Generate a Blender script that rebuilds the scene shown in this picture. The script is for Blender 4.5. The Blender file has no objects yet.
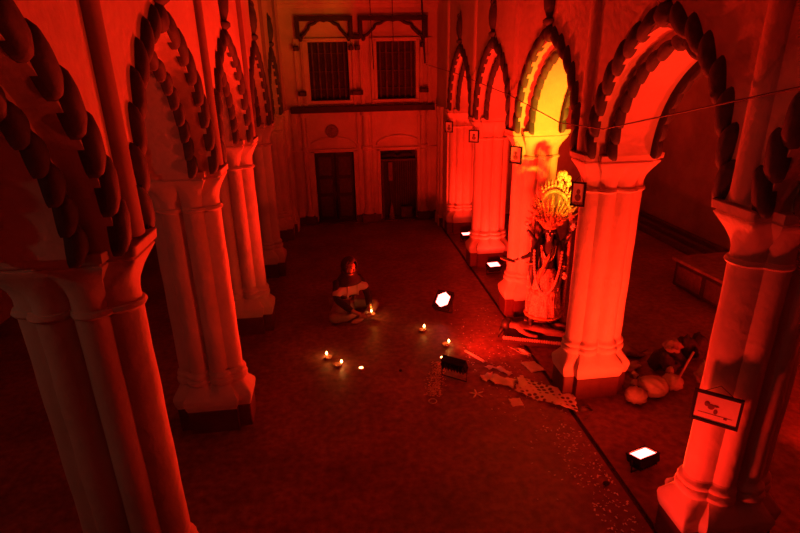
import bpy, bmesh, math, random
from mathutils import Vector, Matrix, Euler
PI = math.pi
random.seed(7)
sc = bpy.context.scene
COL = sc.collection

# ------------------------------------------------------------------ materials
def mat(name, col, rough=0.8, metal=0.0, var=0.0, vscale=3.0, bump=0.0, bscale=30.0, col2=None, emis=None, estr=0.0, spec=0.5):
    m = bpy.data.materials.new(name); m.use_nodes = True
    nt = m.node_tree; b = nt.nodes['Principled BSDF']
    b.inputs['Base Color'].default_value = (*col, 1)
    b.inputs['Roughness'].default_value = rough
    b.inputs['Metallic'].default_value = metal
    b.inputs['Specular IOR Level'].default_value = spec
    if emis:
        b.inputs['Emission Color'].default_value = (*emis, 1)
        b.inputs['Emission Strength'].default_value = estr
    if var > 0 or bump > 0:
        geo = nt.nodes.new('ShaderNodeNewGeometry')
    if var > 0:
        n = nt.nodes.new('ShaderNodeTexNoise'); n.inputs['Scale'].default_value = vscale
        n.inputs['Detail'].default_value = 8; n.inputs['Roughness'].default_value = 0.65
        nt.links.new(geo.outputs['Position'], n.inputs['Vector'])
        r = nt.nodes.new('ShaderNodeValToRGB')
        r.color_ramp.elements[0].position = 0.32; r.color_ramp.elements[1].position = 0.68
        c2 = col2 or tuple(c * (1 - var) for c in col)
        r.color_ramp.elements[0].color = (*c2, 1); r.color_ramp.elements[1].color = (*col, 1)
        nt.links.new(n.outputs['Fac'], r.inputs['Fac'])
        nt.links.new(r.outputs['Color'], b.inputs['Base Color'])
    if bump > 0:
        n2 = nt.nodes.new('ShaderNodeTexNoise'); n2.inputs['Scale'].default_value = bscale
        n2.inputs['Detail'].default_value = 6
        nt.links.new(geo.outputs['Position'], n2.inputs['Vector'])
        bp = nt.nodes.new('ShaderNodeBump'); bp.inputs['Strength'].default_value = bump
        bp.inputs['Distance'].default_value = 0.02
        nt.links.new(n2.outputs['Fac'], bp.inputs['Height'])
        nt.links.new(bp.outputs['Normal'], b.inputs['Normal'])
    return m

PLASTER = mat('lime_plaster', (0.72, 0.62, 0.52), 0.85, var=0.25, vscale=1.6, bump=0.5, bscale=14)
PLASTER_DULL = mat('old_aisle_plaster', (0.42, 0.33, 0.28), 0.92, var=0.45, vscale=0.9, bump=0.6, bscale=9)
SKIRT = mat('red_oxide_skirting', (0.13, 0.03, 0.02), 0.55, var=0.4, vscale=6, bump=0.2)
BAND = mat('teal_grey_stucco', (0.085, 0.105, 0.11), 0.75, var=0.4, vscale=12, bump=0.15, bscale=40)
STRIPE = mat('dull_brown', (0.30, 0.24, 0.2), 0.8, var=0.3, vscale=4)
WOOD = mat('dark_old_wood', (0.05, 0.03, 0.02), 0.6, var=0.5, vscale=9, bump=0.5, bscale=25)
WOODL = mat('weathered_wood', (0.13, 0.08, 0.06), 0.7, var=0.5, vscale=14, bump=0.4)
BARW = mat('painted_window_slat', (0.16, 0.11, 0.09), 0.7, var=0.6, vscale=10)
BLACK = mat('black_metal', (0.02, 0.02, 0.022), 0.45, 0.4)
CABLE = mat('black_cable', (0.03, 0.02, 0.02), 0.6)
PAPER = mat('white_paper', (0.88, 0.84, 0.8), 0.9, var=0.15, vscale=9)
CLOTHR = mat('pale_cloth', (0.46, 0.38, 0.34), 0.95, var=0.3, vscale=12)
DCLOTH = mat('dark_cloth', (0.06, 0.035, 0.035), 0.95, var=0.5, vscale=14, bump=0.4)
MCLOTH = mat('brown_cloth', (0.3, 0.2, 0.18), 0.95, var=0.5, vscale=9, bump=0.4)
CLAY = mat('fired_clay', (0.35, 0.12, 0.06), 0.8)
WAX = mat('white_wax', (0.85, 0.8, 0.7), 0.5)
GOLD = mat('gold_tinsel', (0.95, 0.62, 0.25), 0.38, 0.6, var=0.75, vscale=45, bump=1.0, bscale=90)
SILVER = mat('silver_tinsel', (0.9, 0.75, 0.6), 0.35, 0.5, var=0.8, vscale=60, bump=1.0, bscale=110)
IDOLSKIN = mat('dark_painted_clay', (0.05, 0.045, 0.06), 0.35)
PALESKIN = mat('pale_painted_clay', (0.75, 0.62, 0.55), 0.5)
HAIR = mat('black_hair', (0.012, 0.01, 0.01), 0.6)
REDCL = mat('sequinned_cloth', (0.22, 0.04, 0.04), 0.4, 0.2, var=0.7, vscale=55, bump=1.0, bscale=80, col2=(0.9, 0.7, 0.5))
SKIN = mat('skin', (0.45, 0.25, 0.17), 0.6)
HOODCL = mat('dark_shawl', (0.05, 0.03, 0.035), 0.95, bump=0.3)
PALEST = mat('pale_stripe_jersey', (0.62, 0.5, 0.45), 0.9)
TROUS = mat('tan_trousers', (0.34, 0.22, 0.16), 0.95, var=0.3, vscale=10)
ROPE = mat('wire_grey', (0.10, 0.08, 0.08), 0.6)
MARK = mat('dried_flower_petals', (0.85, 0.6, 0.4), 0.95)

def floor_mat():
    m = bpy.data.materials.new('red_oxide_floor'); m.use_nodes = True
    nt = m.node_tree; b = nt.nodes['Principled BSDF']
    geo = nt.nodes.new('ShaderNodeNewGeometry')
    n1 = nt.nodes.new('ShaderNodeTexNoise'); n1.inputs['Scale'].default_value = 1.1; n1.inputs['Detail'].default_value = 10; n1.inputs['Roughness'].default_value = 0.7
    n2 = nt.nodes.new('ShaderNodeTexNoise'); n2.inputs['Scale'].default_value = 14; n2.inputs['Detail'].default_value = 8
    for n in (n1, n2): nt.links.new(geo.outputs['Position'], n.inputs['Vector'])
    r1 = nt.nodes.new('ShaderNodeValToRGB')
    r1.color_ramp.elements[0].position = 0.35; r1.color_ramp.elements[0].color = (0.15, 0.07, 0.055, 1)
    r1.color_ramp.elements[1].position = 0.7; r1.color_ramp.elements[1].color = (0.32, 0.15, 0.12, 1)
    r2 = nt.nodes.new('ShaderNodeValToRGB')
    r2.color_ramp.elements[0].position = 0.3; r2.color_ramp.elements[0].color = (0.6, 0.6, 0.6, 1)
    r2.color_ramp.elements[1].position = 0.72; r2.color_ramp.elements[1].color = (1.35, 1.3, 1.25, 1)
    nt.links.new(n1.outputs['Fac'], r1.inputs['Fac']); nt.links.new(n2.outputs['Fac'], r2.inputs['Fac'])
    mx = nt.nodes.new('ShaderNodeMix'); mx.data_type = 'RGBA'; mx.blend_type = 'MULTIPLY'
    mx.inputs['Factor'].default_value = 1
    nt.links.new(r1.outputs['Color'], mx.inputs['A']); nt.links.new(r2.outputs['Color'], mx.inputs['B'])
    nt.links.new(mx.outputs['Result'], b.inputs['Base Color'])
    rr = nt.nodes.new('ShaderNodeMapRange'); rr.inputs['To Min'].default_value = 0.34; rr.inputs['To Max'].default_value = 0.62
    nt.links.new(n2.outputs['Fac'], rr.inputs['Value']); nt.links.new(rr.outputs['Result'], b.inputs['Roughness'])
    bp = nt.nodes.new('ShaderNodeBump'); bp.inputs['Strength'].default_value = 0.35; bp.inputs['Distance'].default_value = 0.01
    nt.links.new(n2.outputs['Fac'], bp.inputs['Height']); nt.links.new(bp.outputs['Normal'], b.inputs['Normal'])
    b.inputs['Specular IOR Level'].default_value = 0.35
    return m
FLOOR = floor_mat()

def lens_mat(name, col, s):
    m = bpy.data.materials.new(name); m.use_nodes = True
    nt = m.node_tree; nt.nodes.clear()
    e = nt.nodes.new('ShaderNodeEmission'); e.inputs['Color'].default_value = (*col, 1); e.inputs['Strength'].default_value = s
    o = nt.nodes.new('ShaderNodeOutputMaterial'); nt.links.new(e.outputs[0], o.inputs[0])
    return m
FLAME = lens_mat('oil_flame', (1.0, 0.42, 0.10), 30)
TEAL_E = lens_mat('tealight_flame', (1.0, 0.42, 0.12), 14)

def cloth_print():
    m = bpy.data.materials.new('printed_cloth'); m.use_nodes = True
    nt = m.node_tree; b = nt.nodes['Principled BSDF']; b.inputs['Roughness'].default_value = 0.9
    tc = nt.nodes.new('ShaderNodeTexCoord')
    v = nt.nodes.new('ShaderNodeTexVoronoi'); v.inputs['Scale'].default_value = 15; v.inputs['Randomness'].default_value = 0.25
    nt.links.new(tc.outputs['Object'], v.inputs['Vector'])
    r = nt.nodes.new('ShaderNodeValToRGB')
    r.color_ramp.elements[0].position = 0.30; r.color_ramp.elements[0].color = (0.14, 0.09, 0.08, 1)
    r.color_ramp.elements[1].position = 0.42; r.color_ramp.elements[1].color = (0.85, 0.78, 0.72, 1)
    nt.links.new(v.outputs['Distance'], r.inputs['Fac']); nt.links.new(r.outputs['Color'], b.inputs['Base Color'])
    return m
PRINT = cloth_print()

# ------------------------------------------------------------------ mesh helpers
def link(name, bm, m, parent=None, smooth=False, auto=None):
    me = bpy.data.meshes.new(name)
    bmesh.ops.recalc_face_normals(bm, faces=bm.faces)
    bm.to_mesh(me); bm.free()
    if isinstance(m, (list, tuple)):
        for x in m: me.materials.append(x)
    else: me.materials.append(m)
    o = bpy.data.objects.new(name, me); COL.objects.link(o)
    if smooth:
        for p in me.polygons: p.use_smooth = True
        if auto:
            bm2 = bmesh.new(); bm2.from_mesh(me)
            for e in bm2.edges:
                if len(e.link_faces) == 2 and e.calc_face_angle(0) > auto: e.smooth = False
            bm2.to_mesh(me); bm2.free()
    if parent: o.parent = parent
    return o
def thing(name, label, cat, loc=(0, 0, 0), rz=0, group=None, rot=None):
    o = bpy.data.objects.new(name, None); COL.objects.link(o)
    o.location = loc; o.rotation_euler = rot or (0, 0, rz); o.empty_display_size = 0.1
    o['label'] = label; o['category'] = cat
    if group: o['group'] = group
    return o
def tag(o, label, cat, group=None, kind=None):
    o['label'] = label; o['category'] = cat
    if group: o['group'] = group
    if kind: o['kind'] = kind
    return o
def struct(o): o['kind'] = 'structure'; return o

def box(bm, x0, x1, y0, y1, z0, z1, M=None, bev=0):
    vs = [bm.verts.new((x, y, z)) for x in (x0, x1) for y in (y0, y1) for z in (z0, z1)]
    F = [(0, 1, 3, 2), (4, 6, 7, 5), (0, 4, 5, 1), (2, 3, 7, 6), (0, 2, 6, 4), (1, 5, 7, 3)]
    fs = [bm.faces.new([vs[i] for i in f]) for f in F]
    if bev:
        es = list({e for f in fs for e in f.edges})
        r = bmesh.ops.bevel(bm, geom=es, offset=bev, segments=2, affect='EDGES', profile=0.5)
        vs = list({v for f in r['faces'] for v in f.verts} | {v for v in vs if v.is_valid})
    if M:
        for v in vs: v.co = M @ v.co
    return vs
def bx(x0, x1, y0, y1, z0, z1, bev=0, M=None):
    bm = bmesh.new(); box(bm, x0, x1, y0, y1, z0, z1, M, bev); return bm
def lathe(bm, prof, n=20, M=None, cap=True):
    rings = []
    for r, z in prof:
        rings.append([bm.verts.new((r * math.cos(2 * PI * i / n), r * math.sin(2 * PI * i / n), z)) for i in range(n)])
    for a, b in zip(rings, rings[1:]):
        for i in range(n): bm.faces.new((a[i], a[(i + 1) % n], b[(i + 1) % n], b[i]))
    if cap:
        bm.faces.new(rings[0][::-1]); bm.faces.new(rings[-1])
    if M:
        for R in rings:
            for v in R: v.co = M @ v.co
    return rings
def tube(bm, pts, r, n=6, closed=False):
    pts = [Vector(p) for p in pts]; rings = []
    N = len(pts)
    for i, p in enumerate(pts):
        if closed: t = pts[(i + 1) % N] - pts[i - 1]
        else: t = pts[min(i + 1, N - 1)] - pts[max(i - 1, 0)]
        t.normalize()
        up = Vector((0, 0, 1)) if abs(t.z) < 0.9 else Vector((1, 0, 0))
        a = t.cross(up).normalized(); b = a.cross(t)
        rr = r[i] if isinstance(r, (list, tuple)) else r
        rings.append([bm.verts.new(p + (a * math.cos(2 * PI * k / n) + b * math.sin(2 * PI * k / n)) * rr) for k in range(n)])
    for i in range(N if closed else N - 1):
        A, B = rings[i], rings[(i + 1) % N]
        for k in range(n): bm.faces.new((A[k], A[(k + 1) % n], B[(k + 1) % n], B[k]))
    if not closed:
        bm.faces.new(rings[0][::-1]); bm.faces.new(rings[-1])
def ball(bm, c, s, seg=10, ring=7, R=None):
    M = Matrix.Translation(c) @ (R or Matrix.Identity(4)) @ Matrix.Diagonal((*s, 1))
    bmesh.ops.create_uvsphere(bm, u_segments=seg, v_segments=ring, radius=1, matrix=M)
def prism(bm, poly, ex, M=None):
    a = [bm.verts.new((x, 0, z)) for x, z in poly]; b = [bm.verts.new((x, ex, z)) for x, z in poly]
    n = len(poly)
    bm.faces.new(a); bm.faces.new(b[::-1])
    for i in range(n): bm.faces.new((a[i], b[i], b[(i + 1) % n], a[(i + 1) % n]))
    if M:
        for v in a + b: v.co = M @ v.co

def skin_obj(name, joints, edges, m, parent=None, sub=2, root=0):
    me = bpy.data.meshes.new(name)
    me.from_pydata([j[:3] for j in joints], edges, [])
    o = bpy.data.objects.new(name, me); COL.objects.link(o)
    o.modifiers.new('Skin', 'SKIN')
    sv = me.skin_vertices[0].data
    for i, j in enumerate(joints):
        r = j[3]; r = r if isinstance(r, tuple) else (r, r)
        sv[i].radius = r; sv[i].use_root = (i == root)
    o.modifiers[0].use_smooth_shade = True
    s = o.modifiers.new('Sub', 'SUBSURF'); s.levels = sub; s.render_levels = sub
    me.materials.append(m)
    if parent: o.parent = parent
    return o

# ------------------------------------------------------------------ camera (solved from the photograph)
yaw, pitch, roll, fpx = 0.1144, 0.3614, 0.0197, 522.9
CAMZ = 3.5
cy, sy, cp, sp, cr, sr = math.cos(yaw), math.sin(yaw), math.cos(pitch), math.sin(pitch), math.cos(roll), math.sin(roll)
Fv = Vector((sy * cp, cy * cp, -sp)); Rv = Vector((cy, -sy, 0)); Dv = Fv.cross(Rv)
R2 = Rv * cr + Dv * sr; D2 = -Rv * sr + Dv * cr
cd = bpy.data.cameras.new('camera'); cam = bpy.data.objects.new('camera', cd); COL.objects.link(cam)
cam.matrix_world = Matrix(((R2.x, -D2.x, -Fv.x, 0), (R2.y, -D2.y, -Fv.y, 0), (R2.z, -D2.z, -Fv.z, CAMZ), (0, 0, 0, 1)))
cd.sensor_width = 36; cd.lens = fpx / 800 * 36; cd.clip_end = 100
sc.camera = cam

# ------------------------------------------------------------------ key dimensions
YB = 12.5
XL, XR = -1.42, 2.72                     # centre lines of the two arcades
YL = [4.913 + 2.1517 * (k - 2) for k in range(0, 6)]   # YL[k] = centre of column k
YR = [4.905 + 2.1152 * (k - 2) for k in range(0, 6)]
ZC = 2.705
AW_L, AW_R = -5.2, 7.3                   # aisle back walls
TOP = 6.2

# floor
bm = bmesh.new(); box(bm, AW_L, 2.33, -0.6, YB, -0.2, 0.0); struct(link('floor', bm, FLOOR))
bm = bmesh.new(); box(bm, 2.38, AW_R, -0.6, YB, -0.2, 0.0); struct(link('floor', bm, FLOOR))
bm = bmesh.new(); box(bm, 2.33, 2.38, -0.6, YB, -0.2, -0.02)
struct(link('trim_1', bm, DCLOTH))

# ------------------------------------------------------------------ clustered columns
A_, B_, LOBE, W_ = 0.19, 0.175, 0.315, 0.115    # shaft half sizes
def section(rnd, grow):
    """outline of the clustered section; rnd 1 = round shafts, 0 = square cross"""
    a, b, L, w = A_ + grow, B_ + grow, LOBE + grow, W_ + grow * 0.75
    pts = []
    h = 0.075
    def face(sign):
        out = []
        for bump in (0, 1):
            for i in range(9):
                s = (i + 0.02) / 8.04
                u = -a + (bump + s) * a
                d = h * (1 - (max(0, math.sin(PI * s))) ** 0.55) * rnd
                out.append((u * sign, -(b - d) * sign))
        return out
    def lobe(sign):
        out = []
        p = 0.9 * rnd + 0.12 * (1 - rnd)
        a0 = a - 0.03 * rnd
        for i in range(13):
            t = -PI / 2 + PI * i / 12
            c, s = math.cos(t), math.sin(t)
            u = a0 + (L - a0) * (abs(c) ** p if abs(c) > 1e-6 else 0)
            v = w * (1 if s > 0 else -1) * abs(s) ** p
            out.append((u * sign, v * sign))
        return out
    return face(1) + lobe(1) + face(-1) + lobe(-1)
def loft(bm, secs):
    rings = []
    for z, rnd, g in secs:
        rings.append([bm.verts.new((u, v, z)) for u, v in section(rnd, g)])
    n = len(rings[0])
    for a, b in zip(rings, rings[1:]):
        for i in range(n): bm.faces.new((a[i], a[(i + 1) % n], b[(i + 1) % n], b[i]))
    bm.faces.new(rings[0][::-1]); bm.faces.new(rings[-1])
def column_meshes():
    out = {}
    bm = bmesh.new(); loft(bm, [(0.0, 0, .052), (0.25, 0, .052), (0.26, 0, .045)]); out['skirting'] = (bm, SKIRT, 0.5)
    bm = bmesh.new(); loft(bm, [(0.261, 0, .052), (0.30, 0, .066), (0.37, 0, .078), (0.40, 0, .072), (0.47, .3, .03), (0.52, .7, .008), (0.525, 1, .02), (0.545, 1, .036), (0.575, 1, .038), (0.595, 1, .02), (0.60, 1, .014), (0.61, 1, .026), (0.63, 1, .03), (0.65, 1, .022), (0.66, 1, .006), (0.68, 1, .002)]); out['base'] = (bm, PLASTER, 0.9)
    bm = bmesh.new(); loft(bm, [(0.68 + 1.64 * i / 12, 1, 0.002 * math.sin(i * 1.7)) for i in range(13)]); out['shaft'] = (bm, PLASTER, 0.9)
    bm = bmesh.new(); loft(bm, [(2.32, 1, .002), (2.325, 1, .015), (2.34, 1, .024), (2.36, 1, .015), (2.365, 1, .0), (2.42, 1, .0), (2.47, .8, .006), (2.53, .4, .025), (2.58, .15, .05), (2.62, 0, .072), (2.63, 0, .072), (2.635, 0, .062), (2.65, 0, .062), (2.652, 0, .085), (2.70, 0, .09), (2.705, 0, .086)]); out['capital'] = (bm, PLASTER, 0.7)
    return out
proto = None
def place_column(x, y, sgn, label, grp):
    global proto
    t = thing('clustered_column', label, 'column', (x, y, 0), 0 if sgn > 0 else PI, grp)
    if proto is None:
        for n, (bm, m, au) in column_meshes().items(): link(n, bm, m, t, True, au)
        proto = t
    else:
        for c in list(proto.children):
            d = c.copy(); COL.objects.link(d); d.parent = t
    return t
lab_l = {1: 'cream clustered column filling the lower left corner, nearest the viewer in the left arcade',
         2: 'cream clustered column with red skirting, second from the viewer in the left arcade',
         3: 'cream clustered column, third along the left arcade, left of the seated person',
         4: 'slim looking clustered column at the far part of the left arcade, fourth along',
         5: 'last clustered column of the left arcade, against the back wall corner'}
lab_r = {1: 'cream clustered column at the right edge with a landscape picture frame hung on it',
         2: 'brightly lit clustered column with cloth sacks lying at its foot on the right',
         3: 'glowing orange clustered column standing behind the goddess statue',
         4: 'red lit clustered column right behind the small upturned floodlight, fourth in the right arcade',
         5: 'farthest clustered column of the right arcade, next to the back wall'}
for k in range(1, 6):
    place_column(XL, YL[k], 1, lab_l[k], 'columns of the left arcade')
    place_column(XR, YR[k], -1, lab_r[k], 'columns of the right arcade')

# ------------------------------------------------------------------ arcade walls
def arch_pts(W, h, n=40, W2=None):
    """pointed arch, half width W and rise h, list of (offset, dz) foot to foot"""
    R = (W * W + h * h) / (2 * W); c = W - R
    a1 = math.atan2(h, -c)
    L = []
    for i in range(n + 1):
        t = a1 * i / n
        L.append((c + R * math.cos(t), R * math.sin(t)))
    L[-1] = (0, h)
    return [(-u, z) for u, z in L] + [(u, z) for u, z in L[-2::-1]]
# outer order: W .84 rise 1.03 ; inner order: W .74 rise .9
ORD1, ORD2 = (0.85, 1.05), (0.755, 0.93)
Z0 = ZC
def arcade(name, ys, s, xc, side_y_end):
    """s = +1: courtyard lies towards +x"""
    bm = bmesh.new()
    xf = xc + s * 0.35      # courtyard face
    xm = xc + s * 0.20      # step of the inner order
    xa = xc - s * 0.20      # aisle face
    def slab(x0, x1, order):
        W, h = order
        for k in range(len(ys) - 1):
            yc = (ys[k] + ys[k + 1]) / 2
            P = arch_pts(W, h)
            pl = [(yc + u, Z0 + z) for u, z in P]
            full = [(ys[k], Z0)] + pl + [(ys[k + 1], Z0)]
            for x in (x0, x1):
                lo = [bm.verts.new((x, y, z)) for y, z in full]
                hi = [bm.verts.new((x, y, TOP)) for y, z in full]
                for i in range(len(full) - 1): bm.faces.new((lo[i], lo[i + 1], hi[i + 1], hi[i]))
            A = [bm.verts.new((x0, y, z)) for y, z in full]; B = [bm.verts.new((x1, y, z)) for y, z in full]
            for i in range(len(full) - 1): bm.faces.new((A[i], A[i + 1], B[i + 1], B[i]))
    slab(xf, xm, ORD1); slab(xm, xa, ORD2)
    # end pier joining the back wall
    box(bm, min(xf, xa), max(xf, xa), ys[-1], YB, 0.0, TOP)
    # slim fluting on the end pier
    bmesh.ops.remove_doubles(bm, verts=bm.verts, dist=1e-5)
    o = link(name, bm, PLASTER); return struct(o)
# wall meshes get a small top closing piece
wl = arcade('wall_left', YL, 1, XL, YB)
wr = arcade('wall_right', YR, -1, XR, YB)
# half round wall strips above each column
for nm, ys, s, xc, w in (('l', YL, 1, XL, wl), ('r', YR, -1, XR, wr)):
    for k in range(1, 6):
        bm = bmesh.new()
        x = xc + s * 0.349
        n = 10; a = []; b = []
        for i in range(n + 1):
            t = PI * i / n
            a.append(bm.verts.new((x + s * 0.045 * math.sin(t), ys[k] - 0.085 * math.cos(t), 2.72)))
            b.append(bm.verts.new((x + s * 0.045 * math.sin(t), ys[k] - 0.085 * math.cos(t), TOP)))
        for i in range(n): bm.faces.new((a[i], a[i + 1], b[i + 1], b[i]))
        struct(link('wall_pilaster', bm, STRIPE if s > 0 else PLASTER, w, True))  # left strips a darker brown than the right ones

# ------------------------------------------------------------------ cusped arch mouldings
def leaf_lump(bm, p, t, nrm, out, la, lr, dp, tip):
    """one petal: p centre, t along the arch, out radial, nrm off the wall"""
    M = Matrix((( t.x, out.x, nrm.x, p.x), (t.y, out.y, nrm.y, p.y), (t.z, out.z, nrm.z, p.z), (0, 0, 0, 1)))
    prof = []
    n = 22
    c = bm.verts.new(M @ Vector((0, 0, dp)))
    rings = []
    for f, h in ((0.55, dp * 0.9), (0.85, dp * 0.55), (1.0, 0.0)):
        ring = []
        for i in range(n):
            a = 2 * PI * i / n
            u, v = math.cos(a) * la, math.sin(a) * lr
            # pull a pointed tip up and outwards
            k = max(0, math.cos(a - tip[2])) ** 2.5
            u += tip[0] * k; v += tip[1] * k
            k = max(0, math.cos(a - tip[2] - PI)) ** 3.2
            u -= tip[3] * k; v -= tip[4] * k
            ring.append(bm.verts.new(M @ Vector((u * f, v * f, h))))
        rings.append(ring)
    for i in range(n): bm.faces.new((c, rings[0][i], rings[0][(i + 1) % n]))
    for A, B in zip(rings, rings[1:]):
        for i in range(n): bm.faces.new((A[i], B[i], B[(i + 1) % n], A[(i + 1) % n]))
    low = [bm.verts.new(v.co - nrm * 0.03) for v in rings[-1]]
    for i in range(n): bm.faces.new((rings[-1][i], low[i], low[(i + 1) % n], rings[-1][(i + 1) % n]))
    bm.faces.new(low)
def band(W, h, n, width, depth, s, cusp, spiky, x):
    """band of overlapping petals along a pointed arch, on the plane x, facing s"""
    bm = bmesh.new()
    P = [(u, z) for u, z in arch_pts(W, h, 60)]
    L = [0]
    for a, b in zip(P, P[1:]): L.append(L[-1] + math.dist(a, b))
    tot = L[-1]
    def at(q):
        q = max(0, min(tot, q))
        for i in range(len(P) - 1):
            if L[i + 1] >= q:
                f = (q - L[i]) / max(1e-9, L[i + 1] - L[i])
                u = P[i][0] + f * (P[i + 1][0] - P[i][0]); z = P[i][1] + f * (P[i + 1][1] - P[i][1])
                d = Vector((0, P[i + 1][0] - P[i][0], P[i + 1][1] - P[i][1])).normalized()
                return u, z, d
    nrm = Vector((s, 0, 0))
    m = 2 * n + 1
    for i in range(m):
        q = tot * (i + 0.5) / m
        u, z, d = at(q)
        out = Vector((0, -d.z, d.y))           # left normal
        if out.y * u < 0 or (abs(u) < 0.05): out = out if out.z > 0 else -out
        if out.y * u < 0 and abs(u) > 0.05: out = -out
        up = d if d.z > 0 else -d
        if abs(u) < 0.03: up = Vector((0, 1, 0)); out = Vector((0, 0, 1))
        step = tot / m
        leaf_lump(bm, Vector((x, u, z)), up, nrm, out, step * 0.56, width * 0.5, depth, (spiky * 0.9, spiky, 0.9, cusp * 1.3, cusp) if abs(u) > .03 else (0, spiky, PI / 2, 0, cusp))
    # flat strip behind the petals
    st = [at(tot * i / 80) for i in range(81)]
    A = []; 
    for u, z, d in st:
        out = Vector((0, -d.z, d.y))
        c = Vector((x, u, z))
        row = [bm.verts.new(c + out * width * 0.30 - nrm * 0.03), bm.verts.new(c + out * width * 0.30 + nrm * depth * 0.45),
               bm.verts.new(c - out * width * 0.30 + nrm * depth * 0.45), bm.verts.new(c - out * width * 0.30 - nrm * 0.03)]
        A.append(row)
    for a, b in zip(A, A[1:]):
        for j in range(4): bm.faces.new((a[j], a[(j + 1) % 4], b[(j + 1) % 4], b[j]))
    return bm
def finial(s, x):
    bm = bmesh.new()
    prof = [(0.028, 0), (0.06, .03), (0.062, .06), (0.03, .085), (0.035, .1), (0.058, .17), (0.068, .26), (0.062, .36), (0.04, .45), (0.012, .53), (0.002, .56)]
    R = lathe(bm, prof, 14)
    for r in R:
        for v in r: v.co = Vector((x + v.co.x * 1.1, v.co.y * 1.6, v.co.z))
    # carved ribs
    for i in range(5):
        z = 0.15 + i * 0.07
        for sg in (-1, 1):
            tube(bm, [(x + s * 0.044, 0, z), (x + s * 0.044, sg * 0.04, z + 0.03), (x + s * 0.022, sg * 0.085, z + 0.075)], 0.009, 5)
    return bm
arch_proto = {}
def place_arch(s, xc, y, label, grp):
    t = thing('cusped_arch', label, 'arch moulding', (xc, y, Z0), 0, grp)
    if s not in arch_proto:
        link('outer_band', band(0.905, 1.12, 7, 0.105, 0.048, s, 0.032, 0.055, s * 0.35), BAND, t, True, 0.8)
        link('inner_band', band(0.785, 0.955, 8, 0.085, 0.045, s, 0.036, 0.0, s * 0.20), BAND, t, True, 0.8)
        link('aisle_band', band(0.725, 0.885, 7, 0.13, 0.045, -s, 0.02, 0.0, -s * 0.20), BAND, t, True, 0.8)
        link('leaf_finial', finial(s, s * 0.36), BAND, t, True, 1.0).location = (0, 0, 1.20)
        arch_proto[s] = t
    else:
        for c in list(arch_proto[s].children):
            d = c.copy(); COL.objects.link(d); d.parent = t
la = {0: 'dark scalloped arch moulding cut by the upper left corner of the picture',
      1: 'dark scalloped arch moulding over the second opening of the left arcade',
      2: 'dark scalloped arch moulding over the third opening of the left arcade',
      3: 'narrow looking scalloped arch moulding over the fourth opening on the left',
      4: 'last scalloped arch moulding on the left, nearest the back wall'}
ra = {0: 'dark scalloped arch moulding cut by the right edge of the picture',
      1: 'widest scalloped arch moulding on the right, opening onto the bare aisle wall',
      2: 'scalloped arch moulding lit yellow above the goddess statue',
      3: 'scalloped arch moulding on the right, next one beyond the yellow lit arch',
      4: 'farthest scalloped arch moulding on the right, by the back wall'}
for k in range(5):
    place_arch(1, XL, (YL[k] + YL[k + 1]) / 2, la[k], 'arch mouldings of the left arcade')
    place_arch(-1, XR, (YR[k] + YR[k + 1]) / 2, ra[k], 'arch mouldings of the right arcade')

# ------------------------------------------------------------------ back wall
bm = bmesh.new()
DZ = 1.70; doors = [(-.53, .39), (1.02, 1.90)]
WZ = (2.86, 4.08); wins = [(-.50, .37), (1.0, 1.875)]
xs = [AW_L, -.53, .39, 1.02, 1.90, AW_R]
def wallbox(x0, x1, z0, z1): box(bm, x0, x1, YB, YB + 0.35, z0, z1)
wallbox(AW_L, -.53, 0, DZ); wallbox(.39, 1.02, 0, DZ); wallbox(1.90, AW_R, 0, DZ)
wallbox(AW_L, AW_R, DZ, WZ[0])
wallbox(AW_L, -.50, *WZ); wallbox(.37, 1.0, *WZ); wallbox(1.875, AW_R, *WZ)
wallbox(AW_L, AW_R, WZ[1], TOP)
wb = struct(link('wall_back', bm, PLASTER))
def wpart(n, bm, m=PLASTER, smooth=False): return struct(link(n, bm, m, wb, smooth, 0.6 if smooth else None))
# half-round pilasters with pale rings and red plinths
for x, r in ((0.70, .09), (2.05, .08), (-0.72, .06)):
    bm = bmesh.new()
    lathe(bm, [(r * 1.5, .2), (r * 1.5, .26), (r * 1.1, .32), (r, .36), (r, 1.72), (r * 1.35, 1.74), (r * 1.35, 1.82), (r, 1.84), (r * .9, 2.5), (r * 1.3, 2.52), (r * 1.3, 2.6)], 16, Matrix.Translation((x, YB, 0)))
    wpart('pilaster', bm, PLASTER, True)
    bm = bx(x - r * 1.9, x + r * 1.9, YB - r * 1.9, YB, 0, .2, .01); wpart('pilaster_plinth', bm, SKIRT)
for x0, x1 in ((0.50, .58), (.84, .92), (1.92, 1.97), (2.15, 2.24), (-.66, -.59), (-.98, -.86)):
    wpart('wall_strip', bx(x0, x1, YB - .035, YB, 0.2, 2.6, .008))
for x0, x1 in ((-1.07, -.55), (.40, 1.0), (1.92, 2.37)):
    wpart('baseboard_back', bx(x0, x1, YB - .06, YB, 0, .17, .01), SKIRT)
# impost moulding line and shallow tympanum arches over the doors
wpart('impost_moulding', bx(-1.07, 2.37, YB - .05, YB, 1.735, 1.78, .01))
for (a, b) in doors:
    bm = bmesh.new(); c = (a + b) / 2; w = (b - a) / 2 + .10
    tube(bm, [(c + w * math.cos(t), YB - .012, 1.80 + .24 * math.sin(t)) for t in [PI * i / 20 for i in range(21)]], .022, 6)
    wpart('door_hood_moulding', bm, PLASTER, True)
    bm = bmesh.new()
    for (x0, x1, z0, z1) in ((a - .075, a, 0.17, DZ + .05), (b, b + .075, 0.17, DZ + .05), (a - .075, b + .075, DZ, DZ + .055)):
        box(bm, x0, x1, YB - .03, YB + .02, z0, z1, bev=.006)
    wpart('door_casing', bm)
# thresholds
for (a, b) in doors: wpart('threshold', bx(a - .05, b + .05, YB - .12, YB + .2, 0, .03, .006), SKIRT)
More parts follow.
